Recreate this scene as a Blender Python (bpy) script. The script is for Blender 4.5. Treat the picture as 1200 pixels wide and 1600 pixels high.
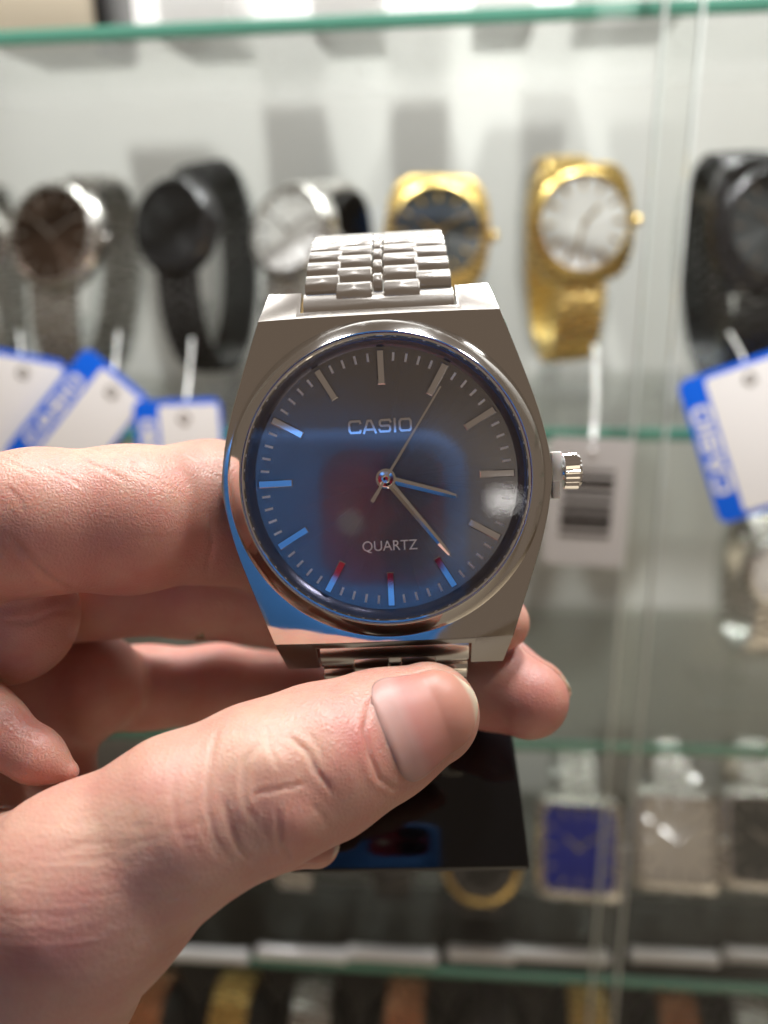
import bpy, bmesh, math, random
import numpy as np
from mathutils import Matrix, Vector
random.seed(7); np.random.seed(7)
R = math.radians
MM = 0.001
for o in list(bpy.data.objects): bpy.data.objects.remove(o)
SC = bpy.context.scene
COL = SC.collection

# ------------------------------------------------------------------ camera
F_PX = 1300.0                                   # focal length in pixels of the 1200 x 1600 photograph
YAW, PITCH, ROLL = R(5.4), R(18.5), R(1.3)      # the cabinet runs along X, depth along Y, Z up
fwd = Vector((-math.sin(YAW)*math.cos(PITCH), math.cos(YAW)*math.cos(PITCH), -math.sin(PITCH)))
r0 = Vector((math.cos(YAW), math.sin(YAW), 0)); u0 = r0.cross(fwd)
right = r0*math.cos(ROLL) - u0*math.sin(ROLL); up = u0*math.cos(ROLL) + r0*math.sin(ROLL)
CAMR = Matrix((right, up, -fwd)).transposed()
cd = bpy.data.cameras.new('camera'); cam = bpy.data.objects.new('camera', cd); COL.objects.link(cam)
cam.matrix_world = CAMR.to_4x4()
cd.sensor_fit = 'VERTICAL'; cd.sensor_height = 36; cd.lens = F_PX/1600*36
cd.clip_start = 0.004; cd.clip_end = 50
cd.dof.use_dof = True; cd.dof.focus_distance = 0.0905; cd.dof.aperture_fstop = cd.lens/2.25
SC.camera = cam

# ------------------------------------------------------------------ world, lamps, exposure
w = bpy.data.worlds.new('World'); SC.world = w; w.use_nodes = True
bg = w.node_tree.nodes['Background']; bg.inputs[0].default_value = (0.285, 0.22, 0.17, 1); bg.inputs[1].default_value = 0.64
def lamp(name, loc, target, power, sx, sy, col=(1, .985, .975), spread=180):
    l = bpy.data.lights.new(name, 'AREA'); l.shape = 'RECTANGLE'; l.size = sx; l.size_y = sy
    l.energy = power; l.color = col; l.spread = R(spread)
    o = bpy.data.objects.new(name, l); COL.objects.link(o); o.location = loc
    d = (Vector(target)-Vector(loc)).normalized(); o.rotation_euler = d.to_track_quat('-Z', 'Y').to_euler()
    return o
lamp('overhead_lamp', (0.08, 0.25, 0.46), (0.02, 0.20, -0.05), 3.8, 0.09, 0.09)
lamp('overhead_lamp', (-0.22, 0.24, 0.50), (-0.04, 0.20, -0.05), 2.8, 0.08, 0.08)
lamp('overhead_lamp', (0.34, 0.22, 0.50), (0.10, 0.22, -0.05), 2.7, 0.08, 0.08)
lamp('added_floor_light', (1.3, -2.2, 1.3), (1.3, -2.2, -1.4), 50, 0.6, 0.6, (1, .93, .82), 80)  # unseen lamp, added so the floor mirrors bright in the steel
def spot(loc, target, power, size, blend=.5, rad=.03, col=(1, .985, .975)):
    l = bpy.data.lights.new('aimed_spot', 'SPOT'); l.energy = power; l.spot_size = R(size); l.spot_blend = blend; l.shadow_soft_size = rad; l.color = col
    o = bpy.data.objects.new('aimed_spot', l); COL.objects.link(o); o.location = loc
    o.rotation_euler = (Vector(target)-Vector(loc)).normalized().to_track_quat('-Z', 'Y').to_euler()
spot((-0.25, -0.25, 1.0), (-0.08, 0.38, 0.03), 98, 17)
spot((0.35, -0.25, 1.0), (0.12, 0.38, 0.03), 98, 17)
lamp('ceiling_panel', (0.462, -2.386, 0.623), (0.01, 0.09, -0.03), 0.16, 0.10, 0.068, (1, .97, .93))
vs = SC.view_settings; vs.view_transform = 'Standard'; vs.look = 'None'; vs.exposure = 0.0; vs.gamma = 1
SC.render.engine = 'CYCLES'
cy = SC.cycles; cy.use_denoising = True; cy.max_bounces = 12; cy.transparent_max_bounces = 24; cy.glossy_bounces = 6
cy.transmission_bounces = 8; cy.caustics_reflective = False; cy.caustics_refractive = False; cy.sample_clamp_indirect = 6

def P(px, py, d):                               # photograph pixel + depth (mm) -> camera space mm
    return Vector(((px-600)/F_PX*d, -(py-800)/F_PX*d, -d))
def W(px, py, d): return CAMR @ P(px, py, d)    # -> world mm

# ------------------------------------------------------------------ helpers
class MB:
    def __init__(s): s.v = []; s.f = []; s.mi = []
    def add(s, vs, fs, M=None, mi=0):
        n = len(s.v)
        for p in vs:
            p = Vector(p)
            if M is not None: p = M @ p
            s.v.append((p.x, p.y, p.z))
        for f in fs: s.f.append(tuple(i+n for i in f)); s.mi.append(mi)
    def box(s, x0, x1, y0, y1, z0, z1, M=None, mi=0, ch=0):
        if ch:
            bm = bmesh.new(); bmesh.ops.create_cube(bm, size=1)
            for v in bm.verts: v.co = Vector(((x0+x1)/2+v.co.x*(x1-x0), (y0+y1)/2+v.co.y*(y1-y0), (z0+z1)/2+v.co.z*(z1-z0)))
            bmesh.ops.bevel(bm, geom=bm.edges[:], offset=ch, segments=2, affect='EDGES', profile=.5)
            bm.verts.index_update()
            s.add([v.co for v in bm.verts], [[v.index for v in f.verts] for f in bm.faces], M, mi); bm.free(); return
        V = [(x, y, z) for x in (x0, x1) for y in (y0, y1) for z in (z0, z1)]
        s.add(V, [(0, 1, 3, 2), (4, 6, 7, 5), (0, 4, 5, 1), (2, 3, 7, 6), (0, 2, 6, 4), (1, 5, 7, 3)], M, mi)
    def rings(s, rings, closed=True, cap0=False, cap1=False, M=None, mi=0):
        n = len(rings[0]); V = [p for r in rings for p in r]; Fs = []
        for k in range(len(rings)-1):
            for i in range(n if closed else n-1):
                j = (i+1) % n
                Fs.append((k*n+i, k*n+j, (k+1)*n+j, (k+1)*n+i))
        if cap0: Fs.append(tuple(reversed(range(n))))
        if cap1: Fs.append(tuple(range((len(rings)-1)*n, len(rings)*n)))
        s.add(V, Fs, M, mi)
    def lathe(s, prof, n=96, M=None, mi=0, cap0=False, cap1=False):
        s.rings([[(r*math.cos(2*math.pi*i/n), r*math.sin(2*math.pi*i/n), z) for i in range(n)] for r, z in prof], True, cap0, cap1, M, mi)
    def tube(s, pts, r, n=8, M=None, mi=0):
        rg = []
        for k, p in enumerate(pts):
            p = Vector(p); t = (Vector(pts[min(k+1, len(pts)-1)])-Vector(pts[max(k-1, 0)])).normalized()
            a = t.orthogonal().normalized(); b = t.cross(a)
            rr = r[k] if isinstance(r, (list, tuple)) else r
            rg.append([p+(a*math.cos(2*math.pi*i/n)+b*math.sin(2*math.pi*i/n))*rr for i in range(n)])
        for k in range(1, len(rg)):                 # untwist
            best = min(range(n), key=lambda q: sum((rg[k][(i+q) % n]-rg[k-1][i]).length for i in range(n)))
            rg[k] = rg[k][best:]+rg[k][:best]
        s.rings(rg, True, True, True, M, mi)
    def mesh(s, name, mats, angle=35, flat=False):
        me = bpy.data.meshes.new(name); me.from_pydata([(x*MM, y*MM, z*MM) for x, y, z in s.v], [], s.f)
        for m in (mats if isinstance(mats, (list, tuple)) else [mats]): me.materials.append(m)
        me.polygons.foreach_set('material_index', s.mi)
        bm = bmesh.new(); bm.from_mesh(me); bmesh.ops.recalc_face_normals(bm, faces=bm.faces); bm.to_mesh(me); bm.free()
        if not flat:
            me.polygons.foreach_set('use_smooth', [True]*len(me.polygons)); me.set_sharp_from_angle(angle=R(angle))
        me.update(); return me
    def build(s, name, mats, parent=None, angle=35, M=None, flat=False):
        return link(name, s.mesh(name, mats, angle, flat), parent, M)
def link(name, me, parent=None, M=None):
    o = bpy.data.objects.new(name, me); COL.objects.link(o)
    if parent: o.parent = parent
    if M is not None: o.matrix_local = mm(M)
    return o
def mm(M):
    M = M.copy(); M.translation = M.translation*MM; return M
def thing(name, label, cat, M=None, group=None):
    o = bpy.data.objects.new(name, None); COL.objects.link(o); o.empty_display_size = .01
    o['label'] = label; o['category'] = cat
    if group: o['group'] = group
    if M is not None: o.matrix_world = mm(M)
    return o
def tag(o, label, cat, group=None):
    o['label'] = label; o['category'] = cat
    if group: o['group'] = group
    return o
def struct(o): o['kind'] = 'structure'; return o
def T(x, y, z): return Matrix.Translation((x, y, z))
def RX(a): return Matrix.Rotation(R(a), 4, 'X')
def RY(a): return Matrix.Rotation(R(a), 4, 'Y')
def RZ(a): return Matrix.Rotation(R(a), 4, 'Z')

# ------------------------------------------------------------------ materials
def mat(name, col, metal=0, rough=.4, **k):
    m = bpy.data.materials.new(name); m.use_nodes = True
    b = m.node_tree.nodes['Principled BSDF']
    b.inputs['Base Color'].default_value = (*col, 1); b.inputs['Metallic'].default_value = metal; b.inputs['Roughness'].default_value = rough
    for kk, v in k.items():
        b.inputs[kk.replace('_', ' ').title().replace('Ior', 'IOR')].default_value = v
    return m
def nodes(m): return m.node_tree.nodes, m.node_tree.links, m.node_tree.nodes['Principled BSDF']
def add_bump(m, scale, strength, dist, detail=3, stretch=(1, 1, 1), rough=None):
    N, L, b = nodes(m)
    tc = N.new('ShaderNodeTexCoord'); mp = N.new('ShaderNodeMapping'); mp.inputs['Scale'].default_value = stretch
    nz = N.new('ShaderNodeTexNoise'); nz.inputs['Scale'].default_value = scale; nz.inputs['Detail'].default_value = detail
    bp = N.new('ShaderNodeBump'); bp.inputs['Strength'].default_value = strength; bp.inputs['Distance'].default_value = dist
    L.new(tc.outputs['Object'], mp.inputs[0]); L.new(mp.outputs[0], nz.inputs['Vector']); L.new(nz.outputs[0], bp.inputs['Height']); L.new(bp.outputs[0], b.inputs['Normal'])
    if rough:
        mr = N.new('ShaderNodeMapRange'); mr.inputs[1].default_value = .35; mr.inputs[2].default_value = .65
        mr.inputs[3].default_value = rough[0]; mr.inputs[4].default_value = rough[1]
        L.new(nz.outputs[0], mr.inputs[0]); L.new(mr.outputs[0], b.inputs['Roughness'])
    return m
STEEL = (0.66, 0.635, 0.60)
M_case = add_bump(mat('polished_steel', STEEL, 1, .07), 900, .006, .0001, 4, (1, .25, 1), (.04, .10))
M_bezel = mat('bezel_steel', (.72, .71, .69), 1, .09)
M_lug = mat('satin_steel', STEEL, 1, .15)
M_link = mat('brushed_steel', (.72, .70, .665), 1, .2, anisotropic=.5)
M_chrome = mat('chrome', (.86, .86, .86), 1, .05)
M_rehaut = mat('dark_flange', (.10, .10, .14), .8, .22)
M_black = mat('black_gloss_plastic', (.004, .004, .005), 0, .07)
M_blackp = mat('black_plastic', (.012, .012, .014), 0, .25)
M_print = mat('pale_print', (.90, .90, .91), 0, .4)
M_whitep = mat('white_plastic', (.82, .82, .80), 0, .35, subsurface_weight=.1, subsurface_scale=.001)
M_white = mat('white_card', (.80, .79, .78), 0, .5)
M_blue = mat('blue_print', (.006, .12, .72), 0, .45, specular_ior_level=.2)
M_gold = add_bump(mat('gold_plate', (.95, .68, .25), 1, .28), 500, .03, .0001, 2, (.3, 2, 1), (.2, .34))
M_copper = add_bump(mat('rose_gold_plate', (.80, .40, .22), 1, .2), 1500, .2, .0004, 3, (.3, 2, 1), (.12, .3))
M_gun = add_bump(mat('black_plate', (.085, .085, .09), .9, .22), 1500, .2, .0004, 3, (.3, 2, 1), (.15, .3))
M_steel2 = add_bump(mat('display_steel', (.72, .70, .68), 1, .26), 500, .03, .0001, 2, (.3, 2, 1), (.18, .32))

def thin_glass(name, tint, rough=.02, ior=1.5):
    m = bpy.data.materials.new(name); m.use_nodes = True; N = m.node_tree.nodes; L = m.node_tree.links; N.clear()
    out = N.new('ShaderNodeOutputMaterial'); mix = N.new('ShaderNodeMixShader'); tr = N.new('ShaderNodeBsdfTransparent'); gl = N.new('ShaderNodeBsdfGlossy'); lw = N.new('ShaderNodeLayerWeight'); lw.inputs['Blend'].default_value = .5; pw = N.new('ShaderNodeMath'); pw.operation = 'POWER'; pw.inputs[1].default_value = 5; fr = N.new('ShaderNodeMath'); fr.operation = 'MULTIPLY_ADD'; f0 = ((ior-1)/(ior+1))**2; fr.inputs[1].default_value = (1-f0)*.8; fr.inputs[2].default_value = f0; L.new(lw.outputs['Facing'], pw.inputs[0]); L.new(pw.outputs[0], fr.inputs[0])
    tr.inputs[0].default_value = (*tint, 1); gl.inputs['Roughness'].default_value = rough
    gl.inputs['Color'].default_value = (1, 1, 1, 1)
    L.new(fr.outputs[0], mix.inputs[0]); L.new(tr.outputs[0], mix.inputs[1]); L.new(gl.outputs[0], mix.inputs[2]); L.new(mix.outputs[0], out.inputs[0])
    return m
M_crystal = thin_glass('crystal', (.97, .97, .98), .0, 1.5)
M_crystal2 = thin_glass('coated_crystal', (.97, .97, .98), .0, 1.22)
M_shelf = thin_glass('shelf_glass', (.77, .785, .768), .03)
M_door = thin_glass('door_glass', (.985, .99, .985), .01, 1.25)
M_acryl = thin_glass('clear_acrylic', (.90, .91, .91), .08, 1.45)
M_edge = mat('green_glass_edge', (.09, .27, .20), 0, .2)
M_edge_pale = mat('pale_glass_edge', (.72, .78, .76), 0, .25)

# dial: sunburst-brushed anthracite under lacquer
M_dial = mat('sunburst_dial', (.25, .238, .225), .7, .2, anisotropic=.68, coat_weight=.5, coat_roughness=.03, coat_ior=1.6)
N, L, b = nodes(M_dial)
tg = N.new('ShaderNodeTangent'); tg.direction_type = 'RADIAL'; tg.axis = 'Z'; L.new(tg.outputs[0], b.inputs['Tangent'])
tc = N.new('ShaderNodeTexCoord'); sx = N.new('ShaderNodeSeparateXYZ'); at = N.new('ShaderNodeMath'); at.operation = 'ARCTAN2'
L.new(tc.outputs['Object'], sx.inputs[0]); L.new(sx.outputs[1], at.inputs[0]); L.new(sx.outputs[0], at.inputs[1])
cb = N.new('ShaderNodeCombineXYZ'); L.new(at.outputs[0], cb.inputs[0])
nz = N.new('ShaderNodeTexNoise'); nz.inputs['Scale'].default_value = 150; nz.inputs['Detail'].default_value = 3; L.new(cb.outputs[0], nz.inputs['Vector'])
mr = N.new('ShaderNodeMapRange'); mr.inputs[1].default_value = .3; mr.inputs[2].default_value = .7; mr.inputs[3].default_value = .17; mr.inputs[4].default_value = .24
L.new(nz.outputs[0], mr.inputs[0]); L.new(mr.outputs[0], b.inputs['Roughness'])
def dial_mat(name, col, metal=.7):
    m = mat(name, col, metal, .3, anisotropic=.8); N, L, b = nodes(m)
    tg = N.new('ShaderNodeTangent'); tg.direction_type = 'RADIAL'; tg.axis = 'Z'; L.new(tg.outputs[0], b.inputs['Tangent']); return m
D_white = dial_mat('silver_dial', (.86, .85, .83), .25); D_brown = dial_mat('brown_dial', (.06, .035, .022)); D_black = dial_mat('black_dial', (.02, .021, .022), .4)
D_blue = mat('blue_dial', (.002, .022, .46), 0, .5, specular_ior_level=.15); D_cream = dial_mat('cream_dial', (.90, .84, .76), .4); D_grey = dial_mat('grey_dial', (.07, .075, .075), .4)

# ------------------------------------------------------------------ lettering
LET = {'C': (1.0, [([(1, .70), (.93, .89), (.22, .89), (.1, .75), (.1, .25), (.22, .11), (.93, .11), (1, .30)], False)]),
       'A': (1.08, [([(.05, 0), (.40, .89), (.66, .89), (1.03, 0)], False), ([(.24, .28), (.82, .28)], False)]),
       'S': (1.0, [([(.98, .70), (.88, .89), (.2, .89), (.1, .80), (.1, .60), (.2, .5), (.8, .5), (.9, .40), (.9, .2), (.8, .11), (.12, .11), (.02, .30)], False)]),
       'I': (.22, [([(.11, 0), (.11, 1)], False)]),
       'O': (1.08, [([(.22, .89), (.86, .89), (.98, .75), (.98, .25), (.86, .11), (.22, .11), (.1, .25), (.1, .75)], True)])}
def stroke(mb, pts, t, h, bev, closed, M=None):
    n = len(pts); prof = [(-t/2, 0), (-t/2+bev, h), (t/2-bev, h), (t/2, 0)]; rg = []
    for k in range(n):
        p = Vector(pts[k])
        a = Vector(pts[k-1]) if (closed or k > 0) else None; c = Vector(pts[(k+1) % n]) if (closed or k < n-1) else None
        d1 = (p-a).normalized() if a is not None else None; d2 = (c-p).normalized() if c is not None else None
        d1 = d1 or d2; d2 = d2 or d1
        n1 = Vector((-d1.y, d1.x)); n2 = Vector((-d2.y, d2.x)); m = (n1+n2).normalized(); m = m/max(.4, m.dot(n1))
        rg.append([(p.x+m.x*o, p.y+m.y*o, z) for o, z in prof])
    if closed: rg.append(rg[0])
    mb.rings(rg, False, True, False, M)
    if not closed: mb.add(rg[0], [(0, 1, 2, 3)], M); mb.add(rg[-1], [(3, 2, 1, 0)], M)
def word(txt, height, width, t=.2, h=.12, bev=.05):
    mb = MB(); gap = .17; tot = sum(LET[c][0] for c in txt)+gap*(len(txt)-1); sxx = width/tot; x = -width/2
    for c in txt:
        wd, strokes = LET[c]
        for pts, cl in strokes:
            stroke(mb, [(x+px*sxx, (py-.5)*height) for px, py in pts], t*height, h, bev, cl)
        x += (wd+gap)*sxx
    return mb
def font_mesh(txt, size, extrude, width=None):
    cu = bpy.data.curves.new('lettering', 'FONT'); cu.body = txt; cu.size = size*MM; cu.extrude = extrude*MM; cu.align_x = 'CENTER'; cu.align_y = 'CENTER'
    o = bpy.data.objects.new('lettering', cu); COL.objects.link(o)
    dg = bpy.context.evaluated_depsgraph_get(); me = bpy.data.meshes.new_from_object(o.evaluated_get(dg)); bpy.data.objects.remove(o)
    if width:
        xs = [v.co.x for v in me.vertices]; k = width*MM/(max(xs)-min(xs)); c = (max(xs)+min(xs))/2
        for v in me.vertices: v.co.x = (v.co.x-c)*k
    return me

# ================================================================== THE CABINET (the setting)
SH_F, SH_B = 275.0, 394.6                       # front edge and back edge of the shelves
SHELVES = [(59, 'top'), (-65, 'mid'), (-186, 'low'), (-300, 'bot')]
M_wall = add_bump(mat('back_panel', (.62, .61, .60), 0, .32), 60, .05, .001)
mb = MB(); mb.box(-700, 700, SH_B+3, SH_B+15, -520, 420); struct(mb.build('back_wall', M_wall, flat=True))
shelf_labels = ['topmost glass shelf with green front edge above the hanging watches', 'glass shelf right under the gold and black watches with hanging tags',
                'glass shelf just above the square watches with pale green edge', 'lowest glass shelf carrying the square watches and bright stand bars']
for (z, nm), lb in zip(SHELVES, shelf_labels):
    t = thing('glass_shelf', lb, 'shelf', T(0, SH_F, z), 'glass shelves of the cabinet')
    mb = MB(); mb.box(-650, 650, 2, SH_B-SH_F+6, -2.1, 2.1); mb.build('pane', M_shelf, t, flat=True)
    mb = MB(); mb.box(-650, 650, 0, 1.9, -2.1, 2.1, ch=.5); mb.build('front_edge', M_edge, t)
def X_at(px, py, Y):                            # world X of a photo point on the plane Y
    d = W(px, py, 1.0); return d.x*Y/d.y
for nm, px, Y, sgn, lb in (('l', 1072, 262, -1, 'sliding glass door whose edge lies right of the other, covering the left'), ('r', 1017, 268, 1, 'sliding glass door whose edge lies nearer the gold watch, covering the right')):
    x = X_at(px, 300, Y); t = thing('glass_door', lb, 'glass door', T(x, Y, -100), 'sliding glass doors')
    mb = MB(); mb.box(min(sgn*.5, sgn*700), max(sgn*.5, sgn*700), -2, 2, -380, 420); mb.build('pane', M_door, t, flat=True)
    mb = MB(); mb.box(-.42, .42, -1.6, 1.6, -380, 420, ch=.15); mb.build('polished_edge', M_edge_pale, t)

mb = MB(); mb.box(-5000, 5000, -6000, 200, -1420, -1400); struct(mb.build('floor', add_bump(mat('shop_floor', (.62, .55, .45), 0, .4), 4, .05, .01), flat=True))
# ================================================================== DISPLAY WATCHES
def outline(shape, hw, hh, n=72):
    pts = []
    for i in range(n):
        a = 2*math.pi*i/n; c, s = math.cos(a), math.sin(a)
        if shape == 'round': pts.append((hw*c, hh*s))
        else:
            e = {'rect': .28, 'tonneau': .30}[shape]
            x = hw*math.copysign(abs(c)**e, c); y = hh*math.copysign(abs(s)**e, s)
            if shape == 'tonneau': x *= 1-.26*(abs(y)/hh)**2
            pts.append((x, y))
    return pts
def loop_path(a, b, n, yo=0):                         # ellipse in local YZ behind the case; returns point, tangent angle
    pts = []
    K = 720; q = [(yo+a*math.sin(2*math.pi*k/K), b*math.cos(2*math.pi*k/K)-b) for k in range(K+1)]
    cum = [0]
    for k in range(K): cum.append(cum[-1]+math.dist(q[k], q[k+1]))
    for i in range(n):
        s = cum[-1]*i/n; k = next(j for j in range(K) if cum[j+1] > s-1e-9)
        t = (s-cum[k])/(cum[k+1]-cum[k]); y = q[k][0]*(1-t)+q[k+1][0]*t; z = q[k][1]*(1-t)+q[k+1][1]*t
        pts.append((y, z, math.atan2(q[k+1][1]-q[k][1], q[k+1][0]-q[k][0])))
    return pts, cum[-1]
def pillow(mb, w, L, t, M, mi=0, steps=6):
    rg = []
    for k in range(steps+1):
        y = -L/2+L*k/steps; q = (2*y/L)
        z = t*(1-.62*abs(q)**3.2); c = min(.1*w, .13)
        rg.append([(-w/2, y, -t*.5), (-w/2, y, z-c), (-w/2+c, y, z), (w/2-c, y, z), (w/2, y, z-c), (w/2, y, -t*.5)])
    mb.rings(rg, True, True, True, M, mi)
def bg_watch(label, M, metal, dial, shape='round', hw=18, hh=18, a=36, b=20, bw=18, strap='links', crown=True, time=(10, 9), dial_r=.82, stand=M_acryl, bezel=True, standlabel=None, hands=M_chrome, drop=40, post=True, buttons=False, yo=-11):
    t = thing('wrist_watch', label, 'watch', M, 'watches on display in the cabinet')
    # case
    o1 = outline(shape, hw, hh); mb = MB()
    mb.rings([[(x*.93, y*.93, -6) for x, y in o1], [(x, y, -5) for x, y in o1], [(x, y, -1.0) for x, y in o1], [(x*.96, y*.96, 0) for x, y in o1], [(x*.9, y*.9, .3) for x, y in o1]], True, True, True)
    mb.build('case', metal, t)
    # bezel + dial
    if shape == 'rect': o2 = outline('rect', hw*dial_r, hh*dial_r)
    else: o2 = outline('round', min(hw, hh)*dial_r, min(hw, hh)*dial_r)
    mb = MB(); mb.rings([[(x*1.17, y*1.17, .1) for x, y in o2], [(x*1.15, y*1.15, .7) for x, y in o2], [(x*1.09, y*1.09, 1.35) for x, y in o2], [(x*1.04, y*1.04, 1.6) for x, y in o2], [(x*1.0, y*1.0, 1.6) for x, y in o2], [(x*.985, y*.985, .5) for x, y in o2]]); mb.build('bezel', metal, t)
    mb = MB(); mb.rings([[(x*.99, y*.99, .55) for x, y in o2], [(x*.02, y*.02, .56) for x, y in o2]], True, False, True); mb.build('dial', dial, t)
    mk = MB(); rx = max(x for x, y in o2); ry = max(y for x, y in o2)
    for i in range(12):
        ang = R(90-30*i); k = .80 if shape != 'rect' else .80*min(1/abs(math.cos(ang)+1e-9), 1/abs(math.sin(ang)+1e-9), 1.25)
        mk.box(-.13*rx*.8, .13*rx*.8, -.5, .5, .6, 1.0, T(rx*k*math.cos(ang), ry*k*math.sin(ang), 0) @ RZ(90-30*i))
    mk.build('hour_markers', hands, t)
    for nm, ln, wd, ang in (('hour_hand', .5, .9, time[0]*30+time[1]/2), ('minute_hand', .75, .7, time[1]*6)):
        h = MB(); h.box(-wd/2, wd/2, -1.5, min(rx, ry)*ln, 1.02, 1.2, RZ(-ang)); h.build(nm, hands, t)
    mb = MB(); mb.rings([[(x*.985, y*.985, 1.35) for x, y in o2], [(x*.02, y*.02, 1.45) for x, y in o2]], True, False, True); mb.build('crystal', M_crystal2, t)
    if crown:
        mb = MB(); mb.lathe([(.1, 0), (1.7, 0), (1.9, .4), (1.9, 2.2), (1.6, 2.6), (.1, 2.6)], 20, T(hw-.3, 0, -2.6) @ RY(90)); mb.build('crown', metal, t)
    if buttons:
        for sy in (-1, 1):
            for sxx in (-1, 1):
                mb = MB(); mb.lathe([(.1, 0), (1.5, 0), (1.5, 1.6), (1.1, 2), (.1, 2)], 16, T(sxx*4, sy*hh*.86, .2)); mb.build('button', metal, t)
    # bracelet loop behind the case
    mb = MB(); n = int(round(2*math.pi*math.sqrt((a*a+b*b)/2)/4.6)); pts, tot = loop_path(a, b, n, yo); Lk = tot/n
    if strap == 'links':
        cols = [(-.5, -.28, 0), (-.28, -.05, .5), (-.05, .05, 0), (.05, .28, .5), (.28, .5, 0)]
        for y, z, an in pts:
            if z > -4 and abs(y) < hh*.8: continue
            tp = 1-.12*min(1, -z/(2*b))
            for c0, c1, off in cols:
                Mx = T(0, y, z-3) @ Matrix.Rotation(an, 4, 'X') @ T((c0+c1)/2*bw*tp, off*Lk, 0)
                pillow(mb, (c1-c0)*bw*tp-.15, Lk*.92, 1.6, Mx, 0, 4)
    else:
        rg = []
        for k, (y, z, an) in enumerate(pts+pts[:1]):
            nx, nzz = -math.sin(an), math.cos(an)
            rg.append([(sx_*bw/2, y+nx*hh_, z-3+nzz*hh_) for sx_, hh_ in ((-1, -.9), (-1, .7), (-.85, 1.1), (.85, 1.1), (1, .7), (1, -.9))])
        mb.rings(rg, True)
    mb.build('bracelet', metal if strap == 'links' else M_blackp, t)
    # the cuff stand the bracelet is wrapped on
    if stand:
        s = thing('display_stand', standlabel or ('display cuff holding the '+label), 'display stand', M, 'cuff stands of the display watches')
        mb = MB(); rg = []
        for k in range(41):
            an = R(25+310*k/40)
            y, z = yo+(a-2.2)*math.sin(an), (b-2.2)*math.cos(an)-b-3
            n2 = Vector((0, math.sin(an), math.cos(an)))
            rg.append([(sx_*(bw/2+3), y+n2.y*hh_, z+n2.z*hh_) for sx_, hh_ in ((-1, -.8), (-1, .8), (1, .8), (1, -.8))])
        mb.rings(rg, True, True, True); mb.build('cuff', stand, s)
        if post:
            iM = M.inverted(); mb = MB(); c = M @ Vector((0, yo-a*.6, -1.8*b-2)); z1 = drop
            mb.box(c.x-4, c.x+4, c.y-2, c.y+2, z1+2, c.z, iM, ch=.5); mb.build('post', stand, s)
            mb = MB(); mb.box(c.x-17, c.x+17, c.y-22, c.y+14, z1, z1+2.5, iM, ch=.8); mb.build('base', stand, s)
    return t
def pose(px, py, d, yaw=0, tilt=0, roll=0):     # yaw>0 turns the face to the right, tilt>0 leans the face up
    return T(*W(px, py, d)) @ RZ(yaw) @ RX(90-tilt) @ RZ(roll)
mid_z = -62.4; bot_z = -297.4; low_z = -183.4
bg_watch('round steel watch with dark brown dial left of the all-black one', pose(82, 368, 300, -13, 16, -3), M_steel2, D_brown, 'round', 20, 20, 38, 20, 20, drop=mid_z, standlabel='clear cuff stand inside the brown-dial steel watch')
bg_watch('steel bracelet watch cut off by the left picture edge', pose(-62, 375, 305, 10, 10), M_steel2, D_black, 'round', 17, 17, 36, 20, 18, drop=mid_z, standlabel='clear cuff stand inside the watch cut off at the left')
bg_watch('all-black round watch with black dial and black bracelet', pose(268, 352, 300, -20, 13, 4), M_gun, D_black, 'round', 17.5, 17.5, 38, 20, 18, drop=mid_z, hands=M_gun, standlabel='clear cuff stand inside the all-black watch')
bg_watch('silver watch with white sunburst dial left of the held bracelet', pose(452, 360, 300, -24, 17, -4), M_steel2, D_white, 'round', 17.5, 17.5, 34, 20, 18, drop=mid_z, stand=M_blackp, standlabel='dark cuff stand inside the silver white-dial watch')
bg_watch('gold watch with dark grey dial half hidden behind the held watch', pose(683, 364, 292, 4, 13, -3), M_gold, D_grey, 'tonneau', 19, 20, 35, 20, 17, drop=mid_z, hands=M_gold, standlabel='clear cuff stand inside the grey-dial gold watch')
bg_watch('gold watch with silver white sunburst dial and gold crown', pose(912, 348, 293, 13, 7, 2), M_gold, D_white, 'tonneau', 19.5, 20, 36, 20, 18, drop=mid_z, time=(1, 33), hands=M_gold, standlabel='clear cuff stand inside the white-dial gold watch')
bg_watch('large black watch with pale reflection on its dial at the right', pose(1208, 350, 275, 14, 10, 2), M_gun, D_grey, 'tonneau', 21, 22, 38, 20, 22, drop=mid_z, dial_r=.75, standlabel='clear cuff stand inside the large black watch')
bg_watch('steel watch hanging low at the right edge below the blue tag', pose(1228, 895, 300, 4, 5), M_steel2, D_white, 'round', 15, 15, 27, 18, 17, drop=low_z, standlabel='clear cuff stand inside the low steel watch at the right')
# square watches on the lowest shelf
for px, py, dl, lb, kw in ((905, 1325, D_blue, 'square silver watch with deep blue dial', {}), (1057, 1312, D_cream, 'square silver watch with cream sunburst dial', {}), (1196, 1312, D_grey, 'square silver watch with dark dial at the right edge', {})):
    bg_watch(lb, pose(px, py, 345, -3, 28), M_steel2, dl, 'rect', 18, 21, 31, 20, 15, yo=8, drop=bot_z, dial_r=.80, crown=True, standlabel='clear cuff stand inside the '+lb, **kw)
bg_watch('gold watch with black strap and gold buttons under the black plate', pose(752, 1350, 345, 0, 25), M_gold, D_black, 'round', 17, 17, 28, 20, 17, 'strap', yo=0, drop=bot_z, crown=False, buttons=True, stand=M_blackp, standlabel='black cuff stand inside the gold black-strap watch')
bg_watch('black strap watch mostly hidden behind the black plate', pose(610, 1318, 345, 0, 25), M_gun, D_black, 'round', 16, 16, 28, 20, 15, 'strap', yo=0, drop=bot_z, crown=False, standlabel='clear cuff stand inside the hidden black-strap watch')
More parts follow.
